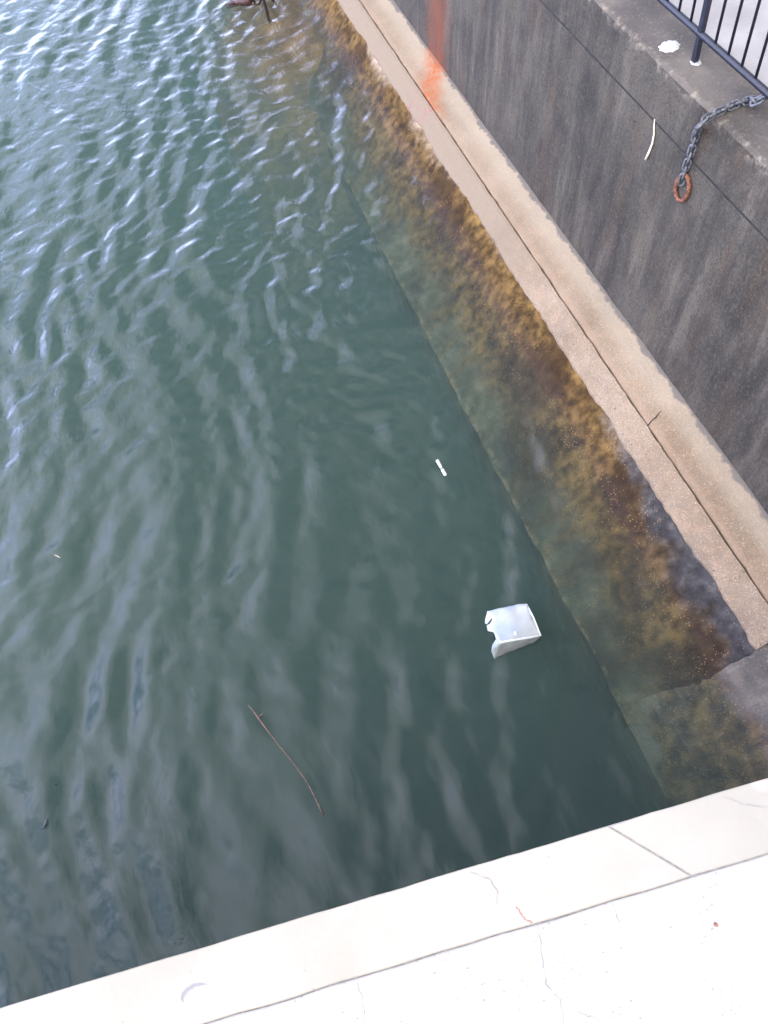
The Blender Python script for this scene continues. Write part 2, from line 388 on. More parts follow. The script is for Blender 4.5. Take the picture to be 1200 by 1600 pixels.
def mat_water():
    q = N('harbour water')
    nt = q.t; nt.nodes.remove(q.b)
    h1 = q.noise(1, 3, q.vscale(9, 5.5, 1), .5, .4)
    h2 = q.noise(1, 2, q.vscale(30, 20, 1), .5, .6)
    # ripples are patchy: glassy slicks between ruffled areas
    pat = q.step(q.math('ADD', q.noise(.7, 3), q.math('MULTIPLY', q.y, .05)), .45, .85)
    hh = q.math('ADD', q.math('MULTIPLY', h1, .5), q.math('MULTIPLY', q.math('MULTIPLY', h2, .35), pat))
    nb = q.bump(hh, .50, .018)
    fr = q.node('ShaderNodeFresnel', {'IOR': 1.33, 'Normal': nb}).outputs[0]
    bf = q.node('ShaderNodeNewGeometry').outputs['Backfacing']
    fr = q.math('MULTIPLY', fr, q.math('SUBTRACT', 1.0, bf))
    tr = q.node('ShaderNodeBsdfTransparent', {'Color': (.93, .97, .95)}).outputs[0]
    gl = q.node('ShaderNodeBsdfGlossy', {'Color': (1, 1, 1), 'Roughness': .065, 'Normal': nb}).outputs[0]
    mx = q.node('ShaderNodeMixShader', {0: fr, 1: tr, 2: gl}).outputs[0]
    nt.links.new(mx, q.out.inputs['Surface'])
    va = q.node('ShaderNodeVolumeAbsorption', {'Color': (.61, .71, .62), 'Density': 1.95}).outputs[0]
    vs = q.node('ShaderNodeVolumeScatter', {'Color': (.62, .85, .88), 'Density': .34, 'Anisotropy': .0}).outputs[0]
    ad = q.node('ShaderNodeAddShader', {0: va, 1: vs}).outputs[0]
    nt.links.new(ad, q.out.inputs['Volume'])
    try: q.m.cycles.homogeneous_volume = True
    except Exception: pass
    return q.m
M = dict(wall=mat_wall(), ledge=mat_ledge(), topping=mat_topping(), apron=mat_apron(), end=mat_end_slab(), bed=mat_bed(),
         mound=mat_mound(), kerb=mat_kerb(), walk=mat_walk(), pave=mat_pave(), dark=mat_dark(), crack=mat_crack(), water=mat_water(),
         navy=plain('navy railing paint', (.013, .014, .024), .38, .3, 60),
         galv=plain('weathered galvanised steel', (.10, .103, .11), .55, .5, 90, Metallic=.3),
         rust=plain('orange rust', (.15, .055, .028), .9, .65, 110),
         mortar=plain('white mortar', (.42, .42, .41), .9, .3, 45),
         stem=plain('bleached dry stem', (.62, .54, .42), .8, .2, 50),
         twig=plain('wet brown twig', (.14, .078, .052), .6, .45, 60),
         leaf=plain('dark wet leaf', (.018, .024, .022), .35, .4, 60),
         red=plain('red brown leaf', (.30, .14, .11), .7, .3, 60),
         stake=plain('black wet wood', (.022, .014, .013), .5, .5, 30),
         branch=plain('dark red brown branch', (.06, .022, .02), .55, .5, 30),
         white=plain('white bottle plastic', (.60, .62, .60), .35, .05, 40))

# ------------------------------------------------------------------ quay wall, coping, footing
ys = [-6 + .25 * i for i in range(24)] + [.0 + .04 * i for i in range(250)] + [10 + .5 * i for i in range(60)] + [45]
JZ = 1.276
wall = empty('quay_wall', (1.86, 3, 0)); wall.matrix_world.translation = (1.86, 3, 0)
tag(wall, 'weathered grey concrete quay wall with rust streak and tan ledge at its foot', 'quay wall')
def child(o, par):
    o.parent = par; o.matrix_parent_inverse = Matrix.Translation(-Vector(par.location)); return o
def jit_wall(i, x, y, z):
    a = nz(y * 14, z * 9, 1) * .0022 + nz(y * 2, z * 2, 5) * .003
    if i < 2: return (x + abs(nz(y * 17, i, 3)) * .001 - .0006, y, z - max(0, nz(y * 13, 2, 5) - .12) * .016)
    return (x + a, y, z)
face = extrude('wall_face', [(wall_x(JZ - .005) + .001, JZ - .005), (wall_x(JZ - .008), JZ - .008)] +
               [(wall_x(z), z) for z in (1.1, .95, .8, .65, .5, .4, .31)] + [(wall_x(.274) + .004, .274), (wall_x(.0) + .01, -.2), (2.9, -.2), (2.9, JZ - .006)],
               ys, [M['wall']], None, jit_wall); child(face, wall)
def jit_cop(i, x, y, z):
    chip = max(0, nz(y * 11, 2, 7) - .15) * .022 + abs(nz(y * 37, 4, 1)) * .004
    if i in (3, 4): return (x + (chip if i == 4 else chip * .8), y, z - chip * .5)
    if i in (7, 8): return (x, y, z)
    return (x + nz(y * 12, z * 8, 3) * .002, y, z + (nz(y * 6, x * 8, 2) * .002 if z > 1.49 else 0))
cop = extrude('coping', [(2.235, 1.40), (2.235, 1.5), (2.12, 1.5), (2.004, 1.5), (1.985, 1.488), (wall_x(1.42), 1.42), (wall_x(1.34), 1.34), (wall_x(JZ + .008), JZ + .008), (wall_x(JZ + .005) + .001, JZ + .005), (2.9, JZ + .003), (2.9, 1.40)],
              ys, [M['wall']], None, jit_cop); child(cop, wall)
jf = extrude('joint_filler', [(1.9622, JZ - .0075), (1.9622, JZ + .006), (2.6, JZ + .012), (2.6, JZ - .012)], [-6, 20, 45], [M['dark']]); child(jf, wall)
GX, GZ = 1.6415, .23
def jit_foot(i, x, y, z):
    if i in (4, 5): x += nz(y * 6, 2, 8) * .005 + max(0, nz(y * 15, 2, 4) - .1) * .012
    return (x + nz(y * 9, z * 5, 3) * .003, y, z + nz(y * 5, x * 9, 2) * .004)
fy = [y for y in ys if y > .70]
fy = [.70] + fy
foot = extrude('footing_ledge', [(1.90, .276), (1.86, .2745), (1.80, .262), (1.72, .246), (GX + .016, GZ + .006), (GX + .009, GZ - .004), (GX + .009, -.3), (1.90, -.3)], fy, [M['ledge']], None, jit_foot); child(foot, wall)
# short transverse shrinkage crack across the ledge
def strip(pts, w, z=None):
    v, f = [], []
    for k, p in enumerate(pts):
        a = pts[max(0, k - 1)]; b = pts[min(len(pts) - 1, k + 1)]
        t = (Vector(b) - Vector(a)).normalized(); s = t.cross(Vector((0, 0, 1))).normalized()
        ww = w * (.6 + .8 * random.random()) * (0.3 if k in (0, len(pts) - 1) else 1)
        v += [Vector(p) + s * ww / 2, Vector(p) - s * ww / 2]
    for k in range(len(pts) - 1): f.append((2 * k, 2 * k + 1, 2 * k + 3, 2 * k + 2))
    return v, f
cp = []
for t in range(6):
    a = at(1010, 664, .25).lerp(at(1034, 640, .264), t / 5); a.z = GZ + (a.x - GX) * .2 + .006; a.y += random.uniform(-.004, .004); cp.append(a)
v, f = strip(cp, .007); child(mesh('ledge_crack', v, f, [M['dark']]), wall)

# ------------------------------------------------------------------ sloping apron
SL = .84
def az(x): return GZ + SL * (x - GX)
EX = .986
def apron_grid(name, y0, y1, mat, dy=.035, zoff=0.0, rough=.010, seed=0):
    yy = np.arange(y0, min(y1, 12), dy).tolist() + ([min(y1, 12)] if y1 <= 12 else np.arange(12, y1 + .1, 1.0).tolist())
    xs = np.linspace(GX, EX, 26); v = []; f = []; n = len(xs) + 2
    for y in yy:
        for k, x in enumerate(xs):
            d = nz(x * 6, y * 6, seed) * rough + nz(x * 22, y * 22, seed + 2) * rough * .5 + nz(x * 1.3, y * 1.3, seed + 4) * rough * 1.4
            ex = nz(y * 8, 1, seed + 6) * .012 + nz(y * 2.3, 1, seed + 8) * .022 if k == len(xs) - 1 else 0
            v.append((x + ex, y, az(x) + (d if k else 0) + zoff))
        v.append((EX + .02 + nz(y * 5, 3, seed) * .02, y, -.8)); v.append((EX + .05, y, -2.0))
    for j in range(len(yy) - 1):
        for k in range(n - 1):
            f.append((j * n + k, j * n + k + 1, (j + 1) * n + k + 1, (j + 1) * n + k))
    f.append(tuple(range(n)) + ()); f.append(tuple((len(yy) - 1) * n + k for k in range(n))[::-1])
    return mesh(name, v, f, [mat], smooth=False)
ap = empty('concrete_apron', (1.3, 3, 0)); tag(ap, 'sloping concrete apron under shallow water, coated with brown algae, below the tan ledge', 'apron')
child(apron_grid('slab', .70, 45, M['apron']), ap)
# topping layer with a broken outer edge
ty = [.71 + .02 * i for i in range(560)] + [12 + 1.0 * i for i in range(34)]
v, f = [], []
def tmul(y): return .108 + .018 * nz(y * 1.7, 2, 9) + .010 * nz(y * 6, 1, 3) + .006 * nz(y * 22, 1, 5)
for y in ty:
    wd_ = tmul(y)
    for k in range(7):
        s = k / 6; x = GX - .004 - wd_ * s
        th = .017 + nz(x * 15, y * 15, 3) * .004
        if k == 0: th -= .006
        if k == 6: th *= .75
        v.append((x + (nz(y * 7, 5, 5) * .006 + nz(y * 25, 5, 8) * .004 if k == 0 else 0), y, az(x) + th))
    v.append((GX - .004 - wd_ - .004, y, az(GX - .008 - wd_) - .03))
for j in range(len(ty) - 1):
    for k in range(7): f.append((j * 8 + k, j * 8 + k + 1, j * 8 + 9 + k, j * 8 + 8 + k))
f.append(tuple(range(8)))
child(mesh('topping', v, f, [M['topping']]), ap)
# end slab under the walkway
ep = empty('concrete_slab', (1.4, .3, 0)); tag(ep, 'dark grey concrete end slab between the apron and the white kerb', 'slab')
def end_slab():
    xs = np.linspace(1.90, EX, 40); yy = np.arange(-5, -.2, .2).tolist() + np.arange(-.2, .82, .03).tolist(); v = []; f = []; n = len(xs)
    for j, y in enumerate(yy):
        for x in xs:
            t = y
            if j == len(yy) - 1: t = y
            # front edge line bends: runs square to the wall, then turns away down the slope
            lim = .708 + max(0, (1.30 - x)) * .30 + .012 * nz(x * 9, 4, 1) + .012 * nz(x * 25, 4, 1)
            fy_ = -5 + (y + 5) * (lim + 5) / (yy[-1] + 5)
            z = az(min(x, GX)) + (x - GX) * .2 * (x > GX) + .007 * min(1, max(0, (x - 1.0) / .25)) - .002 + nz(x * 6, fy_ * 6, 11) * .010 + nz(x * 20, fy_ * 20, 12) * .005
            v.append((x, fy_, z))
    for j in range(len(yy) - 1):
        for k in range(n - 1): f.append((j * n + k, j * n + k + 1, (j + 1) * n + k + 1, (j + 1) * n + k))
    L = len(yy) - 1; o = len(v)
    for k in range(n): p = v[L * n + k]; v.append((p[0], p[1] + .004, p[2] - .05))
    for k in range(n - 1): f.append((L * n + k, L * n + k + 1, o + k + 1, o + k))
    o2 = len(v)
    for j in range(len(yy)): p = v[j * n + n - 1]; v.append((p[0] + .04, p[1], -2.0))
    for j in range(len(yy) - 1): f.append((j * n + n - 1, o2 + j, o2 + j + 1, (j + 1) * n + n - 1))
    return v, f
v, f = end_slab(); child(mesh('slab', v, f, [M['end']]), ep)

# ------------------------------------------------------------------ bed, silt bank
gx = [-70, -40, -20, -10, -5, -3, -2, -1, 0, 1.2, 1.9]; gy = [-8, -4, -2, 0, 2, 4, 6, 8, 10, 14, 20, 40, 70]
v = [(x, y, -1.7 + .1 * nz(x, y, 1)) for y in gy for x in gx]; n = len(gx)
f = [(j * n + i, j * n + i + 1, (j + 1) * n + i + 1, (j + 1) * n + i) for j in range(len(gy) - 1) for i in range(n - 1)]
tag(mesh('lakebed', v, f, [M['bed']], smooth=True), kind='structure')
v, f = [], []
nx, ny = 60, 70
for j in range(ny):
    for i in range(nx):
        x = .25 + 1.3 * i / (nx - 1); y = 5.2 + 4.6 * j / (ny - 1)
        r = math.sqrt(((x - 1.25) / .95) ** 2 + ((y - 7.4) / 1.9) ** 2) + .25 * nz(x * 2.4, y * 2.4, 2)
        z = -.06 - .75 * max(0, r - .25) ** 1.5 + .03 * nz(x * 7, y * 7, 4) + .015 * nz(x * 20, y * 20, 4)
        v.append((x, y, min(z, -.03)))
for j in range(ny - 1):
    for i in range(nx - 1): f.append((j * nx + i, j * nx + i + 1, (j + 1) * nx + i + 1, (j + 1) * nx + i))
tag(mesh('silt_bank', v, f, [M['mound']], smooth=True), kind='structure')

# ------------------------------------------------------------------ water
rng = np.random.default_rng(5)
def grow(a, first, ratio, end):
    o = [a]; s = first
    while abs(o[-1] - a) < end: s *= ratio; o.append(o[-1] + (s if end > 0 else -s))
    return o
fx = np.arange(-2.4, 1.64, .016); fyv = np.arange(-.05, 10.2, .018)
left = []; s = .016; x = -2.4
while x > -70: s *= 1.25; x -= s; left.append(x)
back = []; s = .018; y = -.05
while y > -8: s *= 1.3; y -= s; back.append(y)
fr_ = []; s = .018; y = fyv[-1]
while y < 70: s *= 1.2; y += s; fr_.append(y)
X = np.array(left[::-1] + fx.tolist() + [1.75, 1.9]); Y = np.array(back[::-1] + fyv.tolist() + fr_)
gxx, gyy = np.meshgrid(X, Y)
Z = np.zeros_like(gxx)
# slow warp so crests bend
wx = gxx + .10 * np.sin(1.9 * gyy + .7 * gxx) + .05 * np.sin(3.7 * gxx - 2.1 * gyy + 1)
wy = gyy + .12 * np.sin(1.3 * gxx - .9 * gyy + 2) + .05 * np.sin(4.1 * gyy + 1.7 * gxx)
# two wave trains: crests running away from us, and a smaller one crossing it; direction of travel clockwise from +Y
for lam0, lam1, cnt, slope, mean, spread in ((.5, .9, 5, .022, 105, 12), (.17, .36, 18, .062, 97, 20), (.14, .32, 16, .031, 163, 20), (.07, .15, 22, .028, 120, 50)):
    for _ in range(cnt):
        lam = math.exp(rng.uniform(math.log(lam0), math.log(lam1))); a = R(mean + rng.normal(0, spread)); k = 2 * math.pi / lam
        ph = rng.uniform(0, 6.28, 3); ev = 1 + .55 * np.sin(1.7 * gxx * math.sin(ph[0]) + 1.9 * gyy * math.cos(ph[0]) + ph[1]) * np.sin(2.6 * gxx * math.cos(ph[2]) - 2.2 * gyy * math.sin(ph[2]) + ph[0])
        Z += ev * (slope * 1.2 / k / math.sqrt(cnt) * 1.9) * np.sin(k * (wx * math.sin(a) + wy * math.cos(a)) + rng.uniform(0, 6.28))
# chop thrown back by the wall: patch of crossing ripples a metre out
patch = np.exp(-(((gxx - .55) / .8) ** 2 + ((gyy - 4.3) / 2.6) ** 2))
for _ in range(18):
    lam = rng.uniform(.09, .22); a = R(rng.uniform(0, 360)); k = 2 * math.pi / lam
    Z += patch * (.045 / k) * np.sin(k * (wx * math.sin(a) + wy * math.cos(a)) + rng.uniform(0, 6.28))
stx, sty = at(417, 21, 0).x, at(417, 21, 0).y
for cx_, cy_, am in ((stx, sty, .010), (stx - .22, sty + .15, .010)):
    rr = np.sqrt((gxx - cx_) ** 2 + (gyy - cy_) ** 2)
    Z += am * np.exp(-rr / .5) * np.sin(2 * math.pi * rr / .17)
calm = np.clip((gyy + .2) / 1.6, .58, 1)              # lee of the walkway
Z *= calm
def near(a, lo, hi, w): return np.clip((a - (lo - w)) / w, 0, 1) * np.clip(((hi + w) - a) / w, 0, 1)
Z *= near(gxx, -2.4, 1.9, 6) * near(gyy, -.05, 10.2, 10)
ni, nj = len(X), len(Y)
V = np.stack([gxx, gyy, Z], -1).reshape(-1, 3)
idx = np.arange(ni * nj).reshape(nj, ni)
quads = np.stack([idx[:-1, :-1], idx[:-1, 1:], idx[1:, 1:], idx[1:, :-1]], -1).reshape(-1, 4)
rim = np.concatenate([idx[0, :], idx[1:, -1], idx[-1, -2::-1], idx[-2:0:-1, 0]])
low = V[rim].copy(); low[:, 2] = -3.0
base = len(V); nr = len(rim); V = np.concatenate([V, low])
side = np.stack([rim, base + np.arange(nr), base + (np.arange(nr) + 1) % nr, np.roll(rim, -1)], -1)
me = bpy.data.meshes.new('water')
allq = np.concatenate([quads, side]); nq = len(allq)
me.vertices.add(len(V)); me.vertices.foreach_set('co', V.ravel())
me.loops.add(nq * 4 + nr); me.loops.foreach_set('vertex_index', np.concatenate([allq.ravel(), base + np.arange(nr)[::-1]]).astype(np.int32))
me.polygons.add(nq + 1)
me.polygons.foreach_set('loop_start', np.concatenate([np.arange(nq) * 4, [nq * 4]]).astype(np.int32))
sm = np.ones(nq + 1, bool); sm[len(quads):] = False
me.polygons.foreach_set('use_smooth', sm)
me.update(calc_edges=True); me.validate()
tag(link('water', me, None, [M['water']]), kind='structure')
def wz(x, y):
    i = int(np.argmin(abs(X - x))); j = int(np.argmin(abs(Y - y))); return float(Z[j, i])

# ------------------------------------------------------------------ walkway, kerb, pavement
E0, E1 = at(0, 1575, 1.5), at(1200, 1215, 1.5)
ed = (E1 - E0).normalized(); en = Vector((ed.y, -ed.x, 0))        # en points back from the water
S0 = at(350, 1598, 1.5); S1 = at(1200, 1325, 1.5)
def on_edge(x, off):
    t = (x - E0.x) / ed.x; return E0 + ed * t + en * off
def slab(name, poly, z0, z1, mats, bev=.006, jitter=.0015):
    bm = bmesh.new(); vs = [bm.verts.new((p[0], p[1], z1)) for p in poly]; bm.faces.new(vs)
    r = bmesh.ops.extrude_face_region(bm, geom=bm.faces[:]); bmesh.ops.translate(bm, verts=[q for q in r['geom'] if isinstance(q, bmesh.types.BMVert)], vec=(0, 0, z0 - z1))
    bmesh.ops.recalc_face_normals(bm, faces=bm.faces)
    bmesh.ops.bevel(bm, geom=[e for e in bm.edges], offset=bev, segments=2, affect='EDGES')
    me = bpy.data.meshes.new(name); bm.to_mesh(me); bm.free(); return link(name, me, None, mats)
J0, J1 = at(950, 1292, 1.5), at(1085, 1362, 1.5)
KW = .150
def dense(a, b, n, amp, seed):
    o = []
    for k in range(n + 1):
        p = Vector(a).lerp(Vector(b), k / n); q = amp * nz(p.x * 9, p.y * 9, seed) + amp * .6 * nz(p.x * 40, p.y * 40, seed)
        o.append(p + en * q)
    return o
A0 = on_edge(-9, 0); A1 = on_edge(J0.x, 0); B1 = on_edge(1.955, 0)
C0 = on_edge(-9, KW); C1 = on_edge(J1.x, KW); D1 = on_edge(1.955, KW)
k1 = slab('kerb', dense(A0, A1, 260, .0018, 1) + dense(C1, C0, 160, .0035, 2), 1.34, 1.5, [M['kerb']], .002); tag(k1, kind='structure')
k2 = slab('kerb', dense(A1 + ed * .003, B1, 60, .0018, 1) + dense(D1, C1 + ed * .003, 40, .0035, 2), 1.34, 1.4985, [M['kerb']], .002); tag(k2, kind='structure')
G = .003
wk = slab('walkway', dense(C0 + en * G, D1 + en * G, 160, .0030, 2) + [on_edge(1.955, 6), on_edge(-9, 6)], 1.30, 1.502, [M['walk']], .003); tag(wk, kind='structure')
sb = slab('walkway_deck', [on_edge(-9, .02), on_edge(1.95, .02), on_edge(1.95, 6), on_edge(-9, 6)], 1.12, 1.335, [M['pave']], .004); sb.parent = wk
v, f = box(0, 1, 0, 1, 0, 1)
jn = slab('joint_filler', [on_edge(-8.9, KW - .02), on_edge(1.95, KW - .02), on_edge(1.95, KW + .03), on_edge(-8.9, KW + .03)], 1.337, 1.4955, [M['crack']], .001); jn.parent = wk
jn2 = slab('joint_filler', [A1 - ed * .05, A1 + ed * .05, C1 + ed * .05, C1 - ed * .05], 1.337, 1.4970, [M['crack']], .001); jn2.parent = wk
for q in jn2.data.vertices: q.co += Vector((en.x, en.y, 0)) * .0
def crack(name, pix, w, par, mat, z=1.5025):
    pts = []
    for (a, b) in zip(pix[:-1], pix[1:]):
        for k in range(8):
            p = at(a[0], a[1], z).lerp(at(b[0], b[1], z), k / 8); pts.append(p + Vector((random.uniform(-.0022, .0022), random.uniform(-.0015, .0015), 0)))
    pts.append(at(*pix[-1], z)); vv, ff = strip(pts, w); o = mesh(name, vv, ff, [mat]); o.parent = par; return o
crack('crack', [(840, 1446), (847, 1492), (853, 1538), (874, 1562), (886, 1620)], .0035, wk, M['crack'])
crack('crack', [(956, 1412), (964, 1430), (970, 1444)], .0025, wk, M['crack'])
crack('crack', [(900, 1580), (930, 1592), (960, 1610)], .002, wk, M['crack'])
crack('crack', [(556, 1530), (566, 1560), (570, 1600)], .002, wk, M['crack'])
crack('crack', [(735, 1362), (765, 1374), (777, 1394), (776, 1412)], .002, k1, M['crack'], 1.5008)
crack('crack', [(1128, 1243), (1160, 1256), (1200, 1262)], .002, k2, M['crack'], 1.4993)
crack('crack', [(806, 1416), (818, 1434), (832, 1442)], .0025, k1, M['red'], 1.5008)
pv = slab('pavement', [(2.238, -30), (60, -30), (60, 70), (2.238, 70)], 1.30, 1.47, [M['pave']], .003); tag(pv, kind='structure')

# ------------------------------------------------------------------ railing
RX = 2.104; RZ = 1.618; SP = .0948; Y0 = 2.3899
rail = empty('railing', (RX, Y0, 1.5)); tag(rail, 'dark navy painted metal railing with thin upright bars on the wall top', 'railing')
ry0, ry1 = Y0 - SP * 30, Y0 + SP * 62
v, f = tube([(RX, ry0, RZ), (RX, ry1, RZ)], .0145, 12); child(mesh('bottom_rail', v, f, [M['navy']], smooth=True), rail)
v, f = tube([(RX, ry0, 2.52), (RX, ry1, 2.52)], .0175, 12); child(mesh('top_rail', v, f, [M['navy']], smooth=True), rail)
bal = None; post_rows = {4, 24, 44, -16}
for k in range(-29, 62):
    if k in post_rows: continue
    if bal is None:
        v, f = tube([(0, 0, RZ + .005), (0, 0, 2.51)], .0062, 8); bal = mesh('baluster', v, f, [M['navy']], smooth=True); o = bal
    else:
        o = bal.copy(); C.objects.link(o)
    o.parent = rail; o.location = (0, SP * k, -1.5)
for k in sorted(post_rows):
    y = Y0 + SP * k + (.012 if k == 4 else 0)
    v, f = box(RX - .011, RX + .011, y - .013, y + .013, 1.49, 2.60); p = child(mesh('post', v, f, [M['navy']]), rail)
    b = p.modifiers.new('b', 'BEVEL'); b.width = .002; b.segments = 2
    bm = bmesh.new(); r = bmesh.ops.create_icosphere(bm, subdivisions=3, radius=1)
    for q in bm.verts:
        s = 1 + .22 * nz(q.co.x * 3, q.co.y * 3, k); q.co = Vector((RX + .004 + q.co.x * .022 * s, y - .004 + q.co.y * .027 * s, 1.501 + max(-.4, q.co.z) * .006))
    me = bpy.data.meshes.new('mortar_collar'); bm.to_mesh(me); bm.free()
    mc = link('mortar_collar', me, None, [M['pave']]); mc.parent = p
# white mortar patch beside the post
c0 = at(1046, 73, 1.5)
v, f = [], []
nr_, na = 9, 40
e1 = (at(1064, 71, 1.5) - at(1029, 74, 1.5)) / 2; e2 = (at(1046, 63, 1.5) - at(1045, 82, 1.5)) / 2
v.append((c0.x, c0.y, 1.512))
for i in range(1, nr_):
    for a in range(na):
        an = 2 * math.pi * a / na; r = i / (nr_ - 1) * (1 + .13 * nz(math.cos(an) * 4, math.sin(an) * 4, 2) + .05 * math.sin(9 * an))
        p = c0 + e1 * (math.cos(an) * r) + e2 * (math.sin(an) * r)
        v.append((p.x, p.y, 1.5 + (1 - (i / (nr_ - 1)) ** 3) * (.010 + .006 * nz(p.x * 90, p.y * 90, 1)) - (.002 if i == nr_ - 1 else 0)))
for a in range(na): f.append((0, 1 + a, 1 + (a + 1) % na))
for i in range(nr_ - 2):
    for a in range(na): f.append((1 + i * na + a, 1 + (i + 1) * na + a, 1 + (i + 1) * na + (a + 1) % na, 1 + i * na + (a + 1) % na))
tag(mesh('mortar_patch', v, f, [M['mortar']]), 'rough white mortar blob on the wall top beside the railing post', 'mortar patch')

# ------------------------------------------------------------------ chain with ring
chain = empty('mooring_chain', at_wall(1092, 200)); tag(chain, 'grey steel chain with a rusty ring hanging over the wall top from the railing', 'chain')
path = [Vector((RX + .012, at(1196, 152, 1.6).y, 1.60)), Vector((RX - .012, at(1186, 152, 1.58).y + .0, 1.565)), at(1176, 156, 1.513), at(1150, 163, 1.513), at(1125, 174, 1.513), at(1106, 184, 1.514), at(1096, 193, 1.512),
        at_wall(1089, 207, .014), at_wall(1084, 225, .012), at_wall(1079, 242, .012), at_wall(1073, 258, .012), at_wall(1068, 274, .013), at_wall(1066, 281, .014)]
fine = []
for a, b in zip(path[:-1], path[1:]):
    for k in range(40): fine.append(a.lerp(b, k / 40))
fine.append(path[-1])
cum = [0]
for a, b in zip(fine[:-1], fine[1:]): cum.append(cum[-1] + (b - a).length)
PITCH = .0335; LW = .0070
def link_mesh():
    pts = []; hl, hw = .0150, .0125
    for k in range(10): a = -math.pi / 2 + math.pi * k / 9; pts.append((hl + hw * math.cos(a), hw * math.sin(a), 0))
    for k in range(10): a = math.pi / 2 + math.pi * k / 9; pts.append((-hl + hw * math.cos(a), hw * math.sin(a), 0))
    return tube(pts, LW * .82, 8, closed=True)
lv, lf = link_mesh(); lk = None
d = PITCH * .4; i = 0
def pat(d):
    j = min(range(len(cum)), key=lambda q: abs(cum[q] - d)); return fine[j]
while d < cum[-1]:
    p = pat(d); t = (pat(d + .012) - pat(max(0, d - .012))).normalized()
    out_n = Vector((-.9, 0, .35)) if p.z < 1.49 else Vector((-.1, 0, 1))
    s = t.cross(out_n).normalized(); u = s.cross(t)
    ang = R(48 if i % 2 else -42) + random.uniform(-.15, .15)
    yv = s * math.cos(ang) + u * math.sin(ang); zv = t.cross(yv)
    if lk is None: lk = mesh('link', lv, lf, [M['galv']], smooth=True); o = lk
    else: o = lk.copy(); C.objects.link(o)
    mm = Matrix((t, yv, zv)).transposed().to_4x4(); mm.translation = p - Vector(chain.location)
    o.parent = chain; o.matrix_local = mm
    d += PITCH; i += 1
rt_, rb_ = at_wall(1068, 271, .010), at_wall(1064, 315, .010); rl_, rr_ = at_wall(1053, 292, .010), at_wall(1079, 292, .010)
rc = (rt_ + rb_) / 2; va_ = (rt_ - rb_) / 2 * .93; vb_ = (rr_ - rl_) / 2 * .80
v, f = tube([rc + va_ * math.sin(2 * math.pi * k / 36) + vb_ * math.cos(2 * math.pi * k / 36) for k in range(36)], .0088, 10, closed=True)
child(mesh('ring', v, f, [M['rust']], smooth=True), chain)['label'] = 'rusty orange oval ring'
# dry stem hanging from the wall joint
pts = [at_wall(1023, 186, .002), at_wall(1022, 196, .006), at_wall(1022, 210, .008), at_wall(1019, 225, .010), at_wall(1014, 238, .010), at_wall(1009, 249, .008)]
v, f = tube(pts, [.0025, .003, .0036, .0042, .0055, .0062], 7)
tag(mesh('dry_straw', v, f, [M['stem']], smooth=True), 'pale bleached dry stem stuck in the wall joint left of the chain', 'stem')

# ------------------------------------------------------------------ floating things
# broken white plastic container
def cont_mat():
    q = N('translucent white plastic')
    n1 = q.noise(9, 3); sp = q.math('MULTIPLY', q.step(q.voro(60), .07, .13, 1, 0), q.step(q.noise(14, 2), .52, .6))
    c = q.mix(q.step(n1, .35, .65), (.29, .345, .40), (.40, .415, .405))
    c = q.mix(q.math('MULTIPLY', q.step(q.noise(30, 4), .6, .75), .4), c, (.5, .54, .46))
    c = q.mix(sp, c, (.12, .14, .16))
    return q.done(c, .4, q.bump(q.noise(12, 3), .3, .006), Subsurface_Weight=.15, Subsurface_Radius=(.02, .02, .02))
M['cont'] = cont_mat()
def z75(x, y): return (720 + x / 7.5, 920 + y / 7.5)
def ip(a, b, t): return a.lerp(b, t)
def contour():
    top = [((310, 268), .075), ((380, 250), .08), ((560, 212), .085), ((660, 185), .085), ((770, 180), .085), ((850, 330), .08), ((935, 550), .07),
           ((800, 572), .08), ((620, 600), .09), ((455, 632), .095), ((418, 590), .09), ((405, 540), .085), ((385, 510), .08), ((345, 500), .075), ((312, 490), .07), ((305, 430), .07), ((345, 412), .072),
           ((372, 365), .075), ((368, 345), .075), ((335, 385), .07), ((310, 416), .065), ((282, 405), .06), ((295, 330), .065)]
    return [at(*z75(*p), z) for p, z in top]
cont = empty('plastic_container', at(*z75(620, 480), 0)); tag(cont, 'broken white plastic container floating on its side, one end torn open', 'container')
def shell(name, polys, th=.004, par=cont, mat='cont'):
    bm = bmesh.new()
    for poly in polys: bm.faces.new([bm.verts.new(p) for p in poly])
    bmesh.ops.triangulate(bm, faces=bm.faces[:]); bmesh.ops.subdivide_edges(bm, edges=bm.edges[:], cuts=4, use_grid_fill=True)
    for q in bm.verts: q.co += Vector((nz(q.co.x * 30, q.co.y * 30, 1), nz(q.co.x * 30, q.co.y * 30, 5), nz(q.co.x * 22, q.co.y * 22, 9))) * .0036
    me = bpy.data.meshes.new(name); bm.to_mesh(me); bm.free(); me.polygons.foreach_set('use_smooth', [True] * len(me.polygons)); o = link(name, me, None, [M[mat]])
    s = o.modifiers.new('s', 'SOLIDIFY'); s.thickness = th; s.offset = 0
    return child(o, par)
T = contour()
shell('top_panel', [T])
f0, f1 = T[9], T[6]                                   # top edge of the front panel, left to right
front = [T[6], T[7], T[8], T[9], T[10], at(*z75(372, 660), .06), at(*z75(358, 735), .035), at(*z75(380, 790), .012), at(*z75(400, 818), .0),
         at(*z75(560, 752), -.004), at(*z75(700, 695), -.004), at(*z75(840, 630), .0), at(*z75(922, 575), .03)]
M['cont2'] = plain('shade-tinted front plastic', (.25, .28, .26), .5, .15, 25, Subsurface_Weight=.1)  # green-grey, darkened in colour for the dimmer light through the front panel
shell('front_panel', [[p for p in front]], mat='cont2')
dn = Vector((0, 0, -.12))
shell('back_panel', [[T[0], T[1], T[2], T[3], T[4], T[4] + Vector((.01, .012, -.12)), T[0] + Vector((-.0, .015, -.11))]])
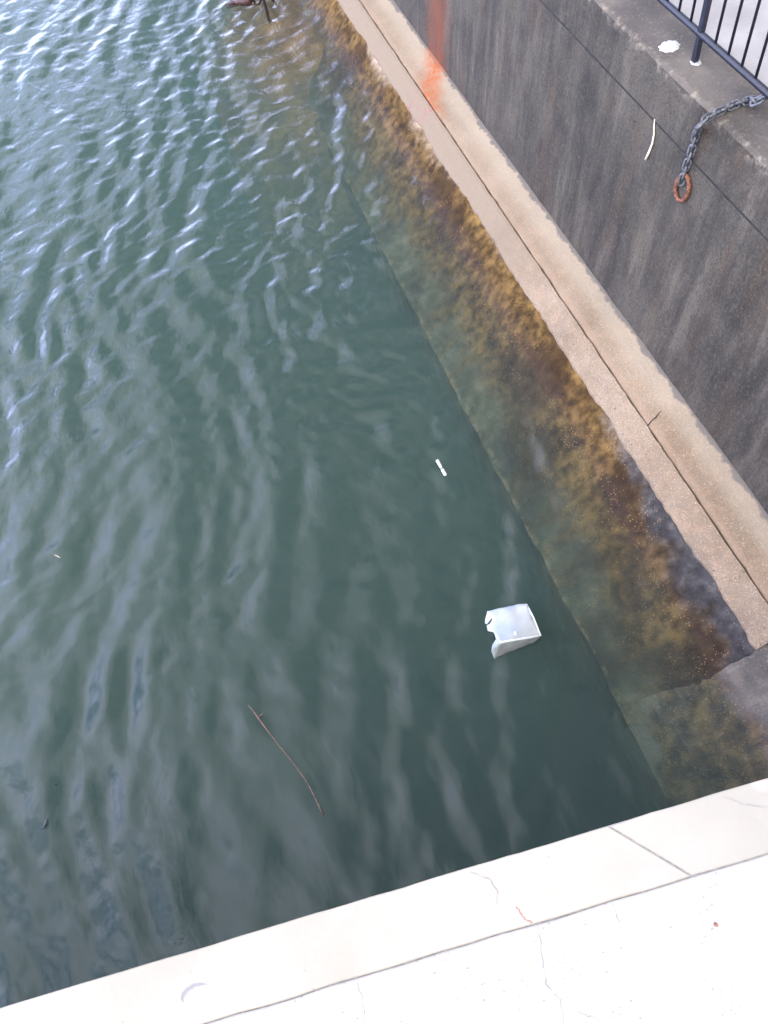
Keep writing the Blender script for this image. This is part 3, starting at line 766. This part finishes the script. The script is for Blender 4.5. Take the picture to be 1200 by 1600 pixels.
shell('end_panel', [[T[4], T[5], T[6], at(*z75(925, 575), .028), at(*z75(922, 578), -.03), T[4] + Vector((.012, .012, -.12))]])
# rolled pale lip along the front arris and a moulded stud
v, f = tube([T[9], T[8], T[7], T[6], T[5], T[4]], [.0035, .0045, .0045, .0055, .0045, .0035], 8); child(mesh('rim', v, f, [M['white']], smooth=True), cont)
pk = at(*z75(645, 522), .088); v, f = lathe([(0, .0085), (.006, .0085), (.009, .006), (.010, .0015)], pk - Vector((0, 0, .002)), (0, 0, 1)); child(mesh('stud', v, f, [M['white']], smooth=True), cont)

# small white bottle with two white pieces
b0, b1 = at(683, 719, .006), at(696.5, 743, .006); ax = (b1 - b0); L = ax.length
bt = empty('small_bottle', b0); tag(bt, 'tiny slim white plastic bottle floating near the submerged apron edge', 'bottle')
v, f = lathe([(0, .006), (.002, .0092), (L * .22, .0092), (L * .40, .0080), (L * .50, .0078), (L * .52, .005)], b0, ax); child(mesh('cap', v, f, [M['white']], smooth=True), bt)
v, f = lathe([(L * .51, .0042), (L * .59, .0042)], b0, ax); child(mesh('neck', v, f, [M['leaf']], smooth=True), bt)
v, f = lathe([(L * .585, .006), (L * .60, .0092), (L * .95, .0095), (L * .99, .008), (L, .004)], b0, ax); child(mesh('body', v, f, [M['white']], smooth=True), bt)

# long twig
tp = [(388, 1102, .010), (396, 1111, .012), (403, 1121, .012), (412, 1133, .010), (423, 1148, .006), (437, 1166, .004), (455, 1188, .002), (470, 1208, .002), (483, 1228, .003), (493, 1248, .006), (499, 1260, .008), (505.5, 1274, .006)]
tw = empty('floating_twig', at(440, 1170)); tag(tw, 'long thin brown twig floating alone on the dark open water', 'twig')
v, f = tube([at(a, b, c + wz(*at(a, b).xy)) for a, b, c in tp], [.0018, .0028, .0042, .0040, .0030, .0024, .0022, .0022, .0024, .0030, .0040, .0034], 7)
child(mesh('stem', v, f, [M['twig']], smooth=True), tw)
w0 = wz(*at(404, 1122).xy)
v, f = tube([at(404, 1122, .012 + w0), at(408, 1117, .02 + w0), at(412, 1112, .024 + w0)], [.0032, .0024, .001], 6); child(mesh('side_shoot', v, f, [M['twig']], smooth=True), tw)
# little leaf tag by the shoot
def leaf(name, p0, p1, wid, z, mat, label, cat='leaf', par=None, curl=.004, group=None):
    a, b = at(*p0, z), at(*p1, z); ax = b - a; s = ax.cross(Vector((0, 0, 1))).normalized(); v = []; f = []; n = 10; th = .0012
    for side in (0, 1):
        for k in range(n + 1):
            t = k / n; w = wid * (math.sin(math.pi * t ** .85) ** .8) / 2 + .0004
            for q in (-1, 0, 1):
                v.append(a + ax * t + s * (w * q * (1 + .1 * nz(t * 9, q, 1))) + Vector((0, 0, curl * (abs(q)) + curl * 1.5 * (2 * t - 1) ** 2 - side * th)))
    m_ = (n + 1) * 3
    for k in range(n):
        for q in (0, 1):
            i0 = k * 3 + q; f.append((i0, i0 + 1, i0 + 4, i0 + 3)); f.append((m_ + i0, m_ + i0 + 3, m_ + i0 + 4, m_ + i0 + 1))
        f.append((k * 3, k * 3 + 3, m_ + k * 3 + 3, m_ + k * 3)); f.append((k * 3 + 2, m_ + k * 3 + 2, m_ + k * 3 + 5, k * 3 + 5))
    o = mesh(name, v, f, [mat], smooth=True)
    if label: tag(o, label, cat, group)
    return o
lf_ = leaf('leaf', (404, 1121), (412, 1116), .012, .012 + w0, M['leaf'], None); child(lf_, tw)
leaf('floating_leaf', (67, 1297), (74, 1277), .022, .006 + wz(*at(70, 1287).xy), M['leaf'], 'dark pointed leaf floating alone near the left edge above the kerb')
leaf('floating_leaf', (87, 1227), (91, 1224), .006, .004 + wz(*at(89, 1226).xy), M['leaf'], 'tiny dark leaf scrap floating above the larger pointed leaf')
v, f = tube([at(85, 867, .005 + wz(*at(90, 870).xy)), at(90, 869, .007 + wz(*at(90, 870).xy)), at(95, 872, .004 + wz(*at(90, 870).xy))], [.0015, .0022, .0012], 6)
tag(mesh('floating_straw', v, f, [M['stem']], smooth=True), 'short pale straw floating by the left edge of the open water', 'straw')
leaf('dry_leaf', (1114, 1443), (1122, 1447), .008, 1.5035, M['red'], 'small red brown leaf crumb lying on the white walkway', par=None, curl=.002)
# dark stake and snag far along the wall
sb0 = at(417, 22, 0)
v, f = tube([sb0 + Vector((0, 0, -.6)), sb0 + Vector((.004, 0, 0)), sb0 + Vector((-.01, .01, .5)), sb0 + Vector((.005, .03, 1.0))], [.016, .015, .014, .012], 9)
tag(mesh('wooden_stake', v, f, [M['stake']], smooth=True), 'thin black wooden stake standing in the far water beside a dark branch', 'stake')
g0 = at(352, -4, .0); g1 = at(395, 4, .03); g2 = at(402, -20, .10)
sn = empty('dead_branch', g1); tag(sn, 'dark red brown dead branch half sunk in the far water left of the stake', 'branch')
mid_ = [g0 + Vector((0, 0, -.08)), at(372, 2, .02), at(388, 2, .045), g1 + Vector((.02, .1, .02)), at(412, -22, .12), at(430, -60, .16)]
v, f = tube(mid_, [.020, .032, .040, .036, .028, .012], 9); child(mesh('limb', v, f, [M['branch']], smooth=True), sn)
v, f = tube([at(388, 2, .04), at(378, -14, .15), at(366, -40, .28)], [.018, .013, .006], 7); child(mesh('twig', v, f, [M['branch']], smooth=True), sn)
v, f = tube([at(372, 2, .02), at(358, 6, .01), at(347, 3, -.02)], [.014, .010, .005], 7); child(mesh('twig', v, f, [M['branch']], smooth=True), sn)
for p_ in ([(376, 4, .0), (380, -10, .10), (392, -30, .22)], [(398, 4, -.01), (392, -8, .09), (400, -26, .2)], [(366, 0, .0), (384, 6, .03), (404, 8, .01)], [(405, 6, -.02), (411, -8, .10), (406, -24, .2)], [(428, 2, -.02), (420, -8, .06), (424, -22, .16)]):
    v, f = tube([at(a, b, c) for a, b, c in p_], [.011, .009, .004], 7); child(mesh('twig', v, f, [M['branch']], smooth=True), sn)
